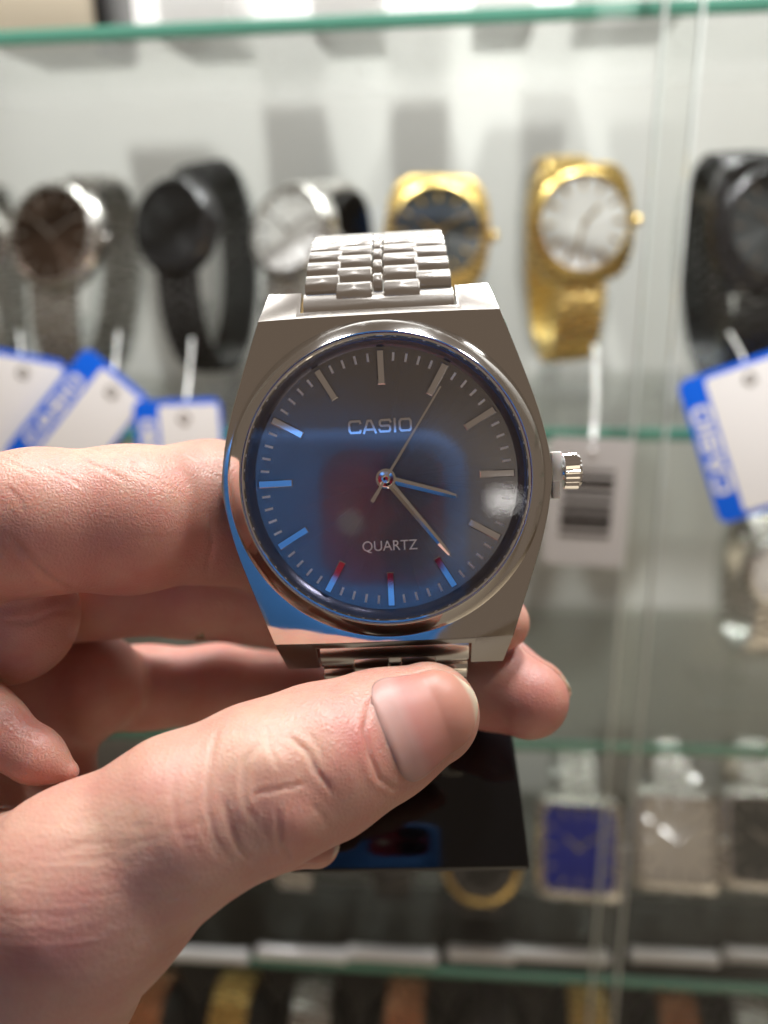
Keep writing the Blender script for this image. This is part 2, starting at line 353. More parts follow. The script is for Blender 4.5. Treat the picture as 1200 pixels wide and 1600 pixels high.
bg_watch('steel watch on the lowest shelf hidden behind the thumb', pose(455, 1300, 345, 0, 25), M_steel2, D_grey, 'round', 16, 16, 28, 20, 15, yo=0, drop=bot_z, crown=False, standlabel='clear cuff stand inside the watch behind the thumb')
# bright rounded foot bars of the clear stands along the lowest shelf
bars = [(325, 1464, 120, 'dim foot bar furthest left, beside the thumb base'), (470, 1466, 140, 'bright foot bar under the thumb tip watch'), (612, 1481, 138, 'bright foot bar below the hidden black-strap watch'),
        (752, 1488, 100, 'short foot bar below the gold-button watch'), (868, 1500, 155, 'long foot bar below the blue-dial watch'), (1050, 1520, 130, 'foot bar below the cream-dial watch'), (1188, 1526, 116, 'foot bar cut off at the lower right edge')]
M_bar = mat('clear_bar', (.92, .92, .94), .25, .18)
for px, py, wpx, lb in bars:
    hwid = wpx/F_PX*357/2; p = W(px, py, 357)
    t = thing('stand_foot', lb, 'stand foot', T(p.x, p.y, -297.4+3.2), 'foot bars of the clear stands')
    mb = MB(); mb.tube([(-hwid+2, 0, 0), (hwid-2, 0, 0)], 3.0, 16); mb.build('bar', M_bar, t, 50)
    for sgn in (-1, 1):
        mb = MB(); mb.lathe([(.2, 3.2), (2, 2.9), (3.2, 1.6), (3.4, 0), (3.2, -1.6), (2, -2.9), (.2, -3.2)], 16, T(sgn*(hwid-2), 0, 0) @ RY(90)); mb.build('end_knob', M_bar, t)
o = MB(); o.box(-420, 420, 322, 330, -440, -304.5, ch=1)  # black sheet added behind the bottom row in place of its shade
tag(o.build('shade_board', mat('shade_black', (.006, .006, .007), 0, .8)), 'added black shade board behind the bottom row of bracelets on cushions', 'shade board')
# lowest row: bracelets on black cushions just under the lowest shelf
M_cush = mat('black_cushion', (.012, .012, .014), 0, .35)
row3 = [(215, 1590, M_copper, 'rose gold bracelet on black cushion beside the wrist'), (350, 1590, M_gold, 'gold bracelet on black cushion, second of the bottom row'), (482, 1600, M_steel2, 'silver bracelet on black cushion in the bottom row'),
        (627, 1596, M_copper, 'rose gold bracelet on black cushion under the bright bar'), (768, 1600, M_gun, 'all-black bracelet on black cushion in the bottom row'), (922, 1604, M_gold, 'gold bracelet on black cushion under the blue-dial watch'),
        (1065, 1618, M_copper, 'rose gold bracelet on black cushion lower right'), (1190, 1622, M_steel2, 'silver bracelet on black cushion in the lower right corner')]
for k, (px, py, m, lb) in enumerate(row3):
    M = pose(px, py+36, 372, random.uniform(-5, 5), 40)
    t = thing('wrist_watch', lb, 'watch', M, 'watches in the bottom row'); mb = MB(); pts, tot = loop_path(24, 17, 34); Lk = tot/34
    for y, z, an in pts:
        for c0, c1, off in ((-.5, -.18, 0), (-.18, .18, .5), (.18, .5, 0)):
            pillow(mb, (c1-c0)*17-.2, Lk*.92, 1.9, T(0, y, z) @ Matrix.Rotation(an, 4, 'X') @ T((c0+c1)/2*17, off*Lk, 0), 0, 4)
    mb.build('bracelet', m, t)
    c = MB(); rg = []
    for i in range(13):
        q = -1+2*i/12; s = max(.05, (1-abs(q)**2.6)**.5)
        rg.append([(q*21, 22.3*s*math.cos(2*math.pi*j/32), 15.5*s*math.sin(2*math.pi*j/32)-17) for j in range(32)])
    c.rings(rg, True, True, True); o = c.build('cushion', M_cush, None, 60, M); tag(o, 'black cushion inside the '+lb.replace(' on black cushion', ''), 'cushion', 'black watch cushions')
# boxes and the beige thing on the topmost shelf
M_beige = mat('beige_box', (.55, .47, .36), 0, .6)
for i, (px, sz, m, lb) in enumerate(((85, (34, 40, 46), M_beige, 'beige box on the top shelf at the left'), (155, (9, 30, 50), M_blackp, 'narrow black box on the top shelf beside the beige one'), (318, (24, 40, 60), M_white, 'narrow white box on the top shelf above the all-black watch'), (545, (22, 40, 60), M_white, 'white box in the middle of the top shelf'), (785, (20, 40, 62), M_white, 'white box on the top shelf left of the gold watch'), (980, (30, 40, 50), M_white, 'white box on the top shelf beside the door edges'))):
    x = X_at(px, 5, 318); t = thing('gift_box', lb, 'box', T(x, 325, 61.6), 'boxes on the top shelf')
    mb = MB(); mb.box(-sz[0]/2, sz[0]/2, -sz[1]/2, sz[1]/2, 0, sz[2], ch=.8); mb.build('body', m, t)
    mb = MB(); mb.box(-sz[0]/2-.6, sz[0]/2+.6, -sz[1]/2-.6, sz[1]/2+.6, sz[2]+.1, sz[2]+9, ch=.8); mb.build('lid', m, t)

# ------------------------------------------------------------------ tags
M_pap = mat('greyed_card', (.50, .485, .475), 0, .5)
def price_tag(label, px, py, d, wmm, hmm, roll, yaw=0, tilt=8, hang=None, kind='blue', corner=3):
    M = T(*W(px, py, d)) @ RZ(yaw) @ RX(90-tilt) @ RZ(roll)
    cardm = M_blue if kind == 'blue' else M_pap
    t = thing('price_tag', label, 'price tag', M, 'tags hanging from the display watches')
    def rr(w_, h_, r_, z, ox=0, oy=0):
        pts = []
        for cx, cyy, a0 in ((w_/2-r_, h_/2-r_, 0), (-w_/2+r_, h_/2-r_, 90), (-w_/2+r_, -h_/2+r_, 180), (w_/2-r_, -h_/2+r_, 270)):
            for k in range(6): pts.append((ox+cx+r_*math.cos(R(a0+18*k)), oy+cyy+r_*math.sin(R(a0+18*k)), z))
        return pts
    mb = MB(); mb.rings([rr(wmm, hmm, corner, -.25), rr(wmm, hmm, corner, .25)], True, True, True); mb.build('card', cardm, t)
    if kind == 'blue':
        mb = MB(); mb.rings([rr(wmm-8.6, hmm-3.6, 1.2, .26, 3.4), rr(wmm-8.6, hmm-3.6, 1.2, .34, 3.4)], True, False, True); mb.build('white_panel', M_white, t)
        wd = word('CASIO', min(5.4, wmm*.18), hmm*.6, .25, .08, .01); o = wd.build('lettering', M_white, t, 35, T(-wmm/2+4.1, 0, .26) @ RZ(90))
        mb = MB(); mb.lathe([(1.2, .35), (1.2, .42), (2.0, .42), (2.0, .35)], 20, T(2, hmm/2-6, 0)); mb.build('eyelet', M_steel2, t)
    else:
        bc = MB(); y = -hmm*.28; rnd = random.Random(3)
        while y < hmm*.26:
            wb = rnd.choice([.4, .4, .8, 1.2, 1.6]); bc.box(-wmm*.32, wmm*.30, y, y+wb, .26, .32); y += wb+rnd.choice([.4, .4, .8, 1.2])
        bc.build('barcode', M_blackp, t)
    if hang:
        iM = M.inverted(); e = iM @ W(*hang); st = Vector((2, hmm/2-6, .5)) if kind == 'blue' else Vector((0, hmm/2-4, .5))
        mb = MB(); mb.tube([st, st.lerp(e, .5)+Vector((.5, 0, .8)), e], .9 if kind != 'blue' else .5, 8); mb.build('string', M_whitep, t)
    return t
price_tag('blue and white tag cut off at the left edge', 18, 660, 262, 30, 44, -12, 5, 8, (30, 520, 280))
price_tag('tilted blue and white tag second from the left', 118, 668, 258, 25, 44, -42, 5, 8, (185, 520, 280))
price_tag('upright blue and white tag nearest the held watch', 282, 700, 258, 27, 30, 1, 5, 8, (300, 530, 280))
price_tag('large blue and white tag hanging at the right edge', 1186, 680, 250, 36, 46, 20, -4, 8, (1140, 520, 270))
price_tag('white barcode tag hanging beside the crown', 918, 785, 258, 25, 40, -3, 0, 8, (930, 540, 285), 'bar', 1.2)

# ================================================================== THE HELD WATCH
DW = 93.0
nrm = (Vector((-.031, -.040, 1))).normalized(); yv = Vector((-.045, .999, 0)); yv = (yv-nrm*yv.dot(nrm)).normalized(); xv = yv.cross(nrm)
WM = CAMR.to_4x4() @ (T(*P(603, 748, DW)) @ Matrix((xv, yv, nrm)).transposed().to_4x4())
watch = thing('wrist_watch', 'silver watch with grey sunburst dial held up in the hand', 'watch', WM)
HW, HT, RB = 18.45, 18.2, 17.7                  # half width, half height of the front face, outer bezel radius
def side_u(v):
    a = 19.58-.337*abs(v); h = max(2.2-abs(a-18.6), 0)/2.2; return min(a, 18.6)-h*h*2.2*.25
N_O = 200
def case_outline():
    vs_ = np.linspace(-HT, HT, 61); rt = [(side_u(v), v) for v in vs_]
    top = [(x, HT) for x in np.linspace(side_u(HT), -side_u(HT), 40)[1:-1]]
    return rt+top+[(-x, y) for x, y in reversed(rt)]+[(-x, -y) for x, y in top]
OUT = case_outline()
def zface(u, v):
    e = max(0, math.hypot(u, v)-RB); return .5-.08*e-.017*e*e
mb = MB(); rg = []
mb_prof = []
rg.append([(u*15.92/math.hypot(u, v), v*15.92/math.hypot(u, v), -1.3) for u, v in OUT])
rg.append([(u*15.92/math.hypot(u, v), v*15.92/math.hypot(u, v), .4) for u, v in OUT])
for q in (0, .15, .35, .6, .8, .93, 1.0):
    ring = []
    for u, v in OUT:
        r = math.hypot(u, v); k = min(1, 17.3/r); uu, vv = u*(k+(1-k)*q), v*(k+(1-k)*q); ring.append((uu, vv, zface(uu, vv)))
    rg.append(ring)
lo = [];
for u, v in OUT: lo.append((u*1.004, v*1.004, zface(u, v)-.12))
rg.append(lo)
def flare(u, v, z):                             # the end chamfers run down and outward to the lugs
    k = min(1, max(0, (abs(v)-HT+.35)/.35)) if abs(v) > HT-.35 else 0
    return k
bz = []
for u, v in OUT:
    if abs(v) >= HT-1e-6: bz.append((u*.93, math.copysign(21.7, v), -3.1))
    else: bz.append((u*1.006, v*1.0, zface(u, v)-3.2))
rg.append(bz)
rg.append([(u, v, -5.6) if abs(v) < 21 else (u, v*.99, -5.0) for u, v, z in bz]); rg.append([(u*.9, v*.9, -7.2) for u, v, z in bz])
mb.rings(rg, True, True, True)
me = mb.mesh('case', [M_case, M_lug], 18)
case = link('case', me, watch)
cut = MB()
for s in (1, -1):
    cut.box(-8.8, 8.8, min(s*18.95, s*30), max(s*18.95, s*30), -20, 3)
cut.box(-30, 30, 30, 40, 0, 1)
cme = cut.mesh('cut', M_case, flat=True); cobj = link('cut', cme)
md = case.modifiers.new('b', 'BOOLEAN'); md.operation = 'DIFFERENCE'; md.solver = 'EXACT'; md.object = cobj
cobj.parent = watch
bpy.context.view_layer.update()
ev = case.evaluated_get(bpy.context.evaluated_depsgraph_get()); nm_ = bpy.data.meshes.new_from_object(ev); case.modifiers.clear(); case.data = nm_; nm_.name = 'case'
bpy.data.objects.remove(cobj)
for p in nm_.polygons:
    p.use_smooth = True
    c = p.center/MM; n = p.normal
    p.material_index = 1 if (abs(n.y) > .25 and abs(c.y) > HT-.05) or n.z < .2 and abs(c.y) > HT else 0
nm_.set_sharp_from_angle(angle=R(18))
# bezel: outward cone, polished inner lip
mb = MB(); mb.lathe([(17.72, .2), (17.72, .45), (17.64, .56), (16.14, 2.24), (16.04, 2.32), (15.95, 2.28), (15.89, 2.1), (15.87, .9)], 160); bez = mb.build('bezel', M_bezel, watch, 25)
mb = MB(); mb.lathe([(15.88, 2.02), (15.62, 2.06), (15.52, 1.85), (15.47, .9)], 160); mb.build('gasket_ring', M_chrome, watch, 30)
mb = MB(); mb.lathe([(15.55, 1.0), (15.3, .9), (14.75, .05), (14.62, -.02)], 160); mb.build('inner_flange', M_rehaut, watch, 30)
mb = MB(); mb.lathe([(15.5, 1.8), (10, 1.82), (.05, 1.82)], 120, cap1=True); mb.build('crystal', M_crystal, watch, 60)
mb = MB(); mb.lathe([(14.8, 0), (8, 0), (.05, 0)], 120, cap1=True); mb.build('dial', M_dial, watch, 60)
def bar_mesh(w_, l_, h_, bv):
    m = MB(); m.rings([[(-w_/2, -l_/2, .01), (w_/2, -l_/2, .01), (w_/2, l_/2, .01), (-w_/2, l_/2, .01)], [(-w_/2, -l_/2, h_-bv), (w_/2, -l_/2, h_-bv), (w_/2, l_/2, h_-bv), (-w_/2, l_/2, h_-bv)],
                      [(-w_/2+bv, -l_/2+bv, h_), (w_/2-bv, -l_/2+bv, h_), (w_/2-bv, l_/2-bv, h_), (-w_/2+bv, l_/2-bv, h_)]], True, False, True); return m
mk = bar_mesh(.86, 3.85, .38, .1).mesh('hour_marker', M_chrome, 10); tk = bar_mesh(.26, .95, .06, .02).mesh('minute_tick', M_print, 10)
for i in range(60):
    if i % 5 == 0: link('hour_marker', mk, watch, RZ(-6*i) @ T(0, 12.38, 0))
    else: link('minute_tick', tk, watch, RZ(-6*i) @ T(0, 13.6, 0))
word('CASIO', 1.62, 7.15, .24, .16, .07).build('maker_lettering', M_chrome, watch, 20, T(-.38, 5.9, .02) @ RZ(.2))
qm = font_mesh('QUARTZ', 1.62, .02, 6.15); qm.materials.append(M_print); link('quartz_lettering', qm, watch, T(.1, -7.55, .03))
def hand_mesh(ln, w0, w1, tail, z):
    m = MB(); ys = [(-tail, w0*.8), (0, w0), (ln*.82, w1), (ln*.97, w1*.6), (ln, .05)]; rg = []
    for y, wd in ys: rg.append([(-wd/2, y, z), (0, y, z+.13), (wd/2, y, z), (0, y, z-.05)])
    m.rings(rg, True, True, True); return m
hand_mesh(8.3, .85, .72, 0, .42).build('hour_hand', M_chrome, watch, 5, RZ(-106.5)); hand_mesh(11.35, .78, .62, 0, .62).build('minute_hand', M_chrome, watch, 5, RZ(-142.5))
sh = MB(); sh.rings([[(-.09*k, y, .85), (0, y, .9), (.09*k, y, .85), (0, y, .83)] for y, k in ((-3.0, 2.3), (-2.9, 2.5), (-.5, 1.6), (3, 1.5), (11.8, 1.1), (11.85, .8))], True, True, True)
sh.build('second_hand', M_chrome, watch, 5, RZ(-33.4))
mb = MB(); mb.lathe([(1.12, .3), (1.12, .55), (.95, .62), (.9, .8), (.85, .84), (.5, .86), (.45, 1.0), (.3, 1.03), (.26, .96), (.05, .95)], 40, cap1=True); mb.build('centre_cap', M_chrome, watch, 25)
# crown and its white stop
cr = MB(); rg = []
nf = 20
for x, rr in ((0, 1.45), (.12, 1.72), (1.65, 1.78), (1.95, 1.55), (2.05, 1.2)):
    rg.append([(x, (rr*1.17-(.24 if i % 2 and .1 <= x <= 1.7 else 0))*math.cos(math.pi*i/nf), (rr*1.17-(.24 if i % 2 and .1 <= x <= 1.7 else 0))*math.sin(math.pi*i/nf)) for i in range(2*nf)])
cr.rings(rg, True, True, True); cr.build('crown', M_chrome, watch, 5, T(20.2, -.15, -3.3))
mb = MB(); mb.lathe([(.9, -.4), (.9, 1.6)], 20, T(18.6, -.15, -3.3) @ RY(90)); mb.build('crown_stem', M_chrome, watch)
mb = MB(); mb.box(18.75, 20.05, -1.2, 2.2, -4.6, -1.9, ch=.25); mb.box(18.9, 19.75, -3.2, -1.0, -4.2, -2.6, ch=.2); mb.build('crown_stop', M_whitep, watch)
# bracelet: end links, spring bars, rows of separate links along a curve
def band_path(sgn):
    pts = []; y, z, phi = 21.5, -3.6, 39.5; ds = .1; s = 0; out = [(y, z, phi)]
    while s < 60:
        y += math.cos(R(phi))*ds; z -= math.sin(R(phi))*ds; phi += (1.8 if s < 26 else 3.0)*ds; s += ds; out.append((y, z, phi))
    return out
PATH = band_path(1)
def on_path(s): return PATH[min(len(PATH)-1, max(0, int(round(s/.1))))]
def link_mesh(w_, L_): m = MB(); pillow(m, w_, L_, .95, None, 0, 10); return m.mesh('link', M_link, 40)
PIT = 3.05
LM = {'outer': link_mesh(4.0, PIT*.94), 'inner': link_mesh(4.08, PIT*.94), 'center': link_mesh(1.05, PIT*.88)}
for sgn, rows, nm in ((1, 12, 'upper'), (-1, 9, 'lower')):
    br = bpy.data.objects.new('bracelet', None); COL.objects.link(br); br.parent = watch
    flip = Matrix.Identity(4) if sgn == 1 else Matrix.Rotation(math.pi, 4, 'Z')
    e = MB(); rg = []
    for k in range(9):
        q = -1+k/4; rg.append([(x, 20.35+q*1.28+0, -2.75-(q*1.28)*.62+.55*(1-q*q*.8)-(.0 if zz else 2.2)) for x, zz in ((-8.55, 0), (-8.55, .9), (-8.45, 1), (8.45, 1), (8.55, .9), (8.55, 0))])
    e.rings(rg, True, True, True); e.build('end_link', M_link, br, 40, flip)
    for i in range(-1, rows):
        for key, x, off in (('outer', -6.42, .05), ('inner', -2.72, .52), ('center', 0, .05), ('inner', 2.72, .52), ('outer', 6.42, .05)):
            if i < 0 and key != 'inner': continue
            y, z, phi = on_path(PIT*(i+.5+off)+.0)
            tp = 1-.006*i
            link('link', LM[key], br, flip @ T(x*tp, y, z) @ RX(-phi) @ Matrix.Diagonal((tp, 1, 1, 1)))

# black display plate under the watch (doubly curved, gloss)
PC = P(640, 1245, 112); RVt, RHz = 40.0, 165.0
pn = (-P(648, 1300, 113)).normalized(); px_ = Vector((1, .012, 0)); px_ = (px_-pn*px_.dot(pn)).normalized(); py_ = pn.cross(px_)
PMt = CAMR.to_4x4() @ (T(*P(638, 1300, 113)) @ Matrix((px_, py_, pn)).transposed().to_4x4())
plate = thing('display_stand', 'glossy black curved display plate below the held watch', 'display stand', PMt)
mb = MB(); rg = []
for k in range(33):
    y = -5.0+27*k/32; row = []; row2 = []
    hw_ = 16.3-.055*(y+5)
    for j in range(33):
        x = -hw_+2*hw_*j/32; z = -x*x/2/RHz-y*y/2/RVt
        row.append((x, y, z)); row2.append((x, y, z-2.0))
    rg.append(row+row2[::-1])
mb.rings(rg, True, True, True); pl = mb.build('plate', M_black, plate, 40)
bv = pl.modifiers.new('bevel', 'BEVEL'); bv.width = .0006; bv.segments = 3; bv.limit_method = 'ANGLE'; bv.angle_limit = R(50)
mb = MB(); mb.box(-8, 8, 18, 30, -9, -7, ch=.4); mb.build('neck', M_black, plate)

# ================================================================== PHONE seen mirrored in the dial
PH = CAMR.to_4x4() @ T(0, 0, 2.2)
phone = thing('smartphone', 'red phone in a bright blue case mirrored in the dial', 'phone', PH)
M_pblue = mat('blue_case', (.07, .28, .78), 0, .45); M_pred = mat('red_glass', (.30, .012, .028), 0, .12)
def rrect(x0, x1, y0, y1, r_, z, n=8):
    pts = []
    for cx, cyy, a0 in ((x1-r_, y1-r_, 0), (x0+r_, y1-r_, 90), (x0+r_, y0+r_, 180), (x1-r_, y0+r_, 270)):
        for k in range(n+1): pts.append((cx+r_*math.cos(R(a0+90*k/n)), cyy+r_*math.sin(R(a0+90*k/n)), z))
    return pts
B = (-20.5, 8.2, -24.5, 6.6)                          # opening for the cameras
mb = MB(); mb.rings([rrect(*B, 7, 1.5), rrect(*B, 7, -.2), rrect(B[0]-.8, B[1]+.8, B[2]-.8, B[3]+.8, 7.5, -.5), rrect(-62, 11.5, -137, 9.4, 9, -.4), rrect(-63.5, 13, -138.5, 10.8, 10, 1.2), rrect(-63.5, 13, -138.5, 10.8, 10, 9), rrect(-62, 11.5, -137, 9.4, 9, 10.5)], True, False, True)
mb.build('case', M_pblue, phone, 50)
mb = MB(); mb.rings([rrect(*B, 7, 1.4), rrect(B[0]+.6, B[1]-.6, B[2]+.6, B[3]-.6, 6.5, .5)], True, False, True); mb.build('camera_bump', M_pred, phone, 40)
for cyy in (0, -15):
    mb = MB(); mb.lathe([(6.6, .6), (6.6, -.6), (5.9, -.8), (5.6, -.1), (4.2, .35), (1.6, .45), (.05, .45)], 40, T(0, cyy, 0), cap1=True); mb.build('lens', M_black, phone, 30)
mb = MB(); mb.lathe([(2.9, .5), (2.9, .1), (.05, .05)], 24, T(-13.5, -10, 0), cap1=True); mb.build('flash', mat('flash_lens', (.75, .72, .6), 0, .3), phone)

# ================================================================== THE HAND
# bones: photograph pixel, depth (mm), radius (px at that depth)
CH = {
 'thumb': [(668, 1116, 91, 81), (590, 1150, 89.5, 98), (500, 1190, 86.5, 116), (408, 1228, 84, 124), (285, 1284, 82, 131), (135, 1395, 82, 165), (5, 1500, 86, 215), (-130, 1640, 92, 260)],
 'index': [(-210, 800, 92, 118), (-60, 832, 92, 113), (60, 815, 93, 110), (200, 812, 97, 112), (330, 800, 105, 108), (450, 830, 113, 100), (600, 900, 116, 92), (730, 950, 112, 75), (783, 973, 108, 44)],
 'index_base': [(-210, 900, 98, 120), (-60, 930, 99, 112), (10, 960, 100, 110)],
 'middle': [(-60, 930, 116, 105), (150, 905, 115, 90), (300, 905, 116, 88), (480, 935, 121, 84), (640, 1010, 120, 78), (760, 1062, 113, 72), (826, 1092, 109, 62)],
 'ring': [(-80, 1090, 128, 100), (80, 1080, 128, 76), (230, 1074, 128, 62), (340, 1072, 129, 62), (480, 1085, 131, 62), (600, 1120, 131, 56)],
 'palm_inner': [(-120, 1120, 124, 150), (50, 1070, 122, 100), (140, 1070, 121, 84)],
 'palm_fold': [(-60, 1080, 124, 120), (60, 1150, 122, 78), (90, 1240, 118, 66)],
 'curled_tip': [(-130, 1040, 92, 80), (-20, 1136, 90, 54), (58, 1182, 89.5, 38), (106, 1206, 89.5, 17)],
 'little': [(330, 1290, 101, 50), (430, 1312, 102, 42), (494, 1318, 102, 37)],
 'palm': [(-300, 1000, 118, 320), (-260, 1300, 112, 330), (-180, 1500, 104, 300)],
}
def chain_pts(c): return [(np.array(P(x, y, d)[:], dtype=np.float32), r*d/F_PX) for x, y, d, r in c]
CHP = {k: chain_pts(v) for k, v in CH.items()}
def smin(a, b, k):
    h = np.maximum(k-np.abs(a-b), 0)/k; return np.minimum(a, b)-h*h*k*.25
def sd_chain(p, pts, k=2.0):
    d = None
    for (a, ra), (b, rb) in zip(pts[:-1], pts[1:]):
        ba = b-a; pa = p-a; t = np.clip(pa @ ba/float(ba @ ba), 0, 1)
        q = pa-t[:, None]*ba; e = np.sqrt(np.einsum('ij,ij->i', q, q))-(ra+(rb-ra)*t*t*(3-2*t) if False else ra+(rb-ra)*t)
        d = e if d is None else smin(d, e, k)
    return d
def sdf(p):
    p = p.astype(np.float32); g = {k: sd_chain(p, v) for k, v in CHP.items()}
    d = smin(g['thumb'], g['palm'], 14)
    d = smin(d, g['palm_inner'], 5); d = smin(d, g['palm_fold'], 4)
    x = smin(g['index'], g['index_base'], 1.2); d = smin(d, x, 1.0)
    d = smin(d, g['middle'], .8); d = smin(d, g['ring'], 1.5); d = smin(d, g['curled_tip'], .6); d = smin(d, g['little'], .5)
    return d
def grad(p, e=.05):
    g = np.stack([sdf(p+np.eye(3, dtype=np.float32)[i]*e)-sdf(p-np.eye(3, dtype=np.float32)[i]*e) for i in range(3)], 1)
    return g/np.maximum(np.linalg.norm(g, axis=1, keepdims=True), 1e-6)
VX = .6; lo_ = np.array([-78, -68, -152], np.float32); hi_ = np.array([32, 12, -62], np.float32)
nn = np.ceil((hi_-lo_)/VX).astype(int)
ax = [lo_[i]+VX*np.arange(nn[i]) for i in range(3)]
D = np.empty(nn, np.float32)
for i0 in range(0, nn[0], 16):
    X, Y, Z = np.meshgrid(ax[0][i0:i0+16], ax[1], ax[2], indexing='ij'); D[i0:i0+16] = sdf(np.stack([X, Y, Z], -1).reshape(-1, 3)).reshape(X.shape)
D[0] = D[-1] = 1; D[:, 0] = D[:, -1] = 1; D[:, :, 0] = D[:, :, -1] = 1
def surface_nets(D):
    S = D < 0; cs = [(i, j, k) for i in (0, 1) for j in (0, 1) for k in (0, 1)]; nx, ny, nz_ = D.shape
    cnt = sum(S[i:nx-1+i, j:ny-1+j, k:nz_-1+k].astype(np.int8) for i, j, k in cs); act = (cnt > 0) & (cnt < 8)
    idx = np.argwhere(act); vid = -np.ones(act.shape, np.int64); vid[act] = np.arange(len(idx))
    acc = np.zeros((len(idx), 3)); num = np.zeros(len(idx))
    for a in range(8):
        for b_ in range(a+1, 8):
            ca, cb_ = np.array(cs[a]), np.array(cs[b_])
            if np.abs(ca-cb_).sum() != 1: continue
            va = D[tuple((idx+ca).T)]; vb = D[tuple((idx+cb_).T)]; m = (va < 0) != (vb < 0)
            t = np.where(m, va/np.where(m, va-vb, 1), 0); acc[m] += (ca+(cb_-ca)*t[:, None])[m]; num[m] += 1
    V = idx+acc/num[:, None]; Q = []
    for axis in range(3):
        sl0 = [slice(1, n-1) for n in D.shape]; sl1 = list(sl0); sl0[axis] = slice(0, D.shape[axis]-1); sl1[axis] = slice(1, D.shape[axis])
        a0, b0 = S[tuple(sl0)], S[tuple(sl1)]; e = np.argwhere(a0 != b0); off = np.array([1, 1, 1]); off[axis] = 0; base = e+off
        inside = a0[tuple(e.T)]; u, v = [(1, 2), (2, 0), (0, 1)][axis]; eu = np.eye(3, dtype=int)[u]; evv = np.eye(3, dtype=int)[v]
        q = np.stack([vid[tuple((base-eu-evv).T)], vid[tuple((base-evv).T)], vid[tuple(base.T)], vid[tuple((base-eu).T)]], 1)
        q[~inside] = q[~inside][:, ::-1]; Q.append(q)
    return V, np.concatenate(Q)
V, Q = surface_nets(D); V = (V*VX+lo_).astype(np.float32)
for _ in range(2): V -= (grad(V)*sdf(V)[:, None]).astype(np.float32)
me = bpy.data.meshes.new('hand'); me.from_pydata((V*MM).tolist(), [], Q.tolist()); me.validate()
me.polygons.foreach_set('use_smooth', [True]*len(me.polygons))
hand = bpy.data.objects.new('hand', me); COL.objects.link(hand)
sb = hand.modifiers.new('s', 'SUBSURF'); sb.levels = sb.render_levels = 1
me2 = bpy.data.meshes.new_from_object(hand.evaluated_get(bpy.context.evaluated_depsgraph_get())); hand.modifiers.clear(); hand.data = me2; me2.name = 'hand'
# sculpt: creases and folds pressed into the surface
n = len(me2.vertices); V = np.empty(n*3, np.float32); me2.vertices.foreach_get('co', V); V = V.reshape(-1, 3)/MM
V -= (grad(V)*sdf(V)[:, None]).astype(np.float32)
NRM = grad(V).astype(np.float32)
pix = np.stack([600+V[:, 0]/-V[:, 2]*F_PX, 800-V[:, 1]/-V[:, 2]*F_PX], 1)
view = -V/np.linalg.norm(V, axis=1, keepdims=True); facing = np.clip((NRM*view).sum(1)*3, 0, 1)
def depth_band(d0, d1): return ((-V[:, 2] > d0) & (-V[:, 2] < d1)).astype(np.float32)
disp = np.zeros(n, np.float32); redm = np.zeros(n, np.float32)
def crease(pts, depth, wid, dband=(60, 96), soft=None):
    wid = wid*.8; dm = np.full(n, 1e9, np.float32); tt = np.zeros(n, np.float32); m = len(pts)-1
    for k in range(m):
        a, b_ = np.array(pts[k], float), np.array(pts[k+1], float); ba = b_-a
        t = np.clip(((pix-a) @ ba)/(ba @ ba), 0, 1); d = np.linalg.norm(pix-a-t[:, None]*ba, axis=1); s = d < dm
        dm = np.where(s, d, dm); tt = np.where(s, (k+t)/m, tt)
    fade = np.clip(np.minimum(tt, 1-tt)*5+.25, 0, 1)
    g = np.exp(-(dm/wid)**2)*fade*facing*depth_band(*dband)
    lip = np.exp(-((dm-2.4*wid)/(1.6*wid))**2)*fade*facing*depth_band(*dband)
    disp[:] += .5*(-depth*g+.25*depth*lip)
# thumb knuckle (traced from the photograph, 200 + x/2.143, 1050 + y/2.143)
def c7(*p): return [(200+x/2.143, 1050+y/2.143) for x, y in p]
for pts, dep, wid in (
    (c7((462, 185), (480, 270), (500, 330)), .20, 4), (c7((430, 245), (392, 300), (384, 380), (392, 450), (430, 505)), .34, 4.5), (c7((420, 410), (480, 398), (540, 385), (600, 372)), .26, 4.5),
    (c7((540, 215), (600, 270), (630, 330), (690, 410)), .36, 5), (c7((500, 460), (502, 520), (512, 580), (540, 620)), .36, 4.5), (c7((610, 440), (650, 480), (672, 520)), .2, 4.5),
    (c7((300, 190), (280, 270), (266, 370), (265, 460), (290, 560), (340, 630)), .30, 5), (c7((240, 480), (262, 560), (310, 625)), .22, 4.5), (c7((318, 420), (340, 510), (372, 590), (430, 640)), .30, 4.5),
    (c7((165, 300), (150, 400), (160, 500), (200, 600)), .14, 6), (c7((600, 200), (640, 250), (655, 300)), .14, 4), (c7((440, 510), (470, 560), (480, 610)), .18, 4)):
    crease(pts, dep, wid)
# soft raised pads between the creases of the knuckle
def bump_at(x, y, rx_, ry_, h, dband=(60, 100)):
    q = ((pix[:, 0]-x)/rx_)**2+((pix[:, 1]-y)/ry_)**2; disp[:] += h*np.exp(-q)*facing*depth_band(*dband)
bump_at(468, 1292, 34, 34, .45); bump_at(428, 1190, 40, 28, .25); bump_at(378, 1260, 16, 40, .22); bump_at(520, 1200, 26, 40, .18)
# long tendon folds of the thumb base
rs = np.random.RandomState(5)
for k in range(26):
    x0, y0 = rs.uniform(-20, 220), rs.uniform(1290, 1590); ln = rs.uniform(60, 170); an = R(rs.uniform(-32, -12))
    if k % 4 == 0: x0 += 40
    crease([(x0+ln*q*math.cos(an), y0+ln*q*math.sin(an)+4*math.sin(q*3+k)) for q in (0, .33, .66, 1)], rs.uniform(.015, .045), rs.uniform(4, 7))
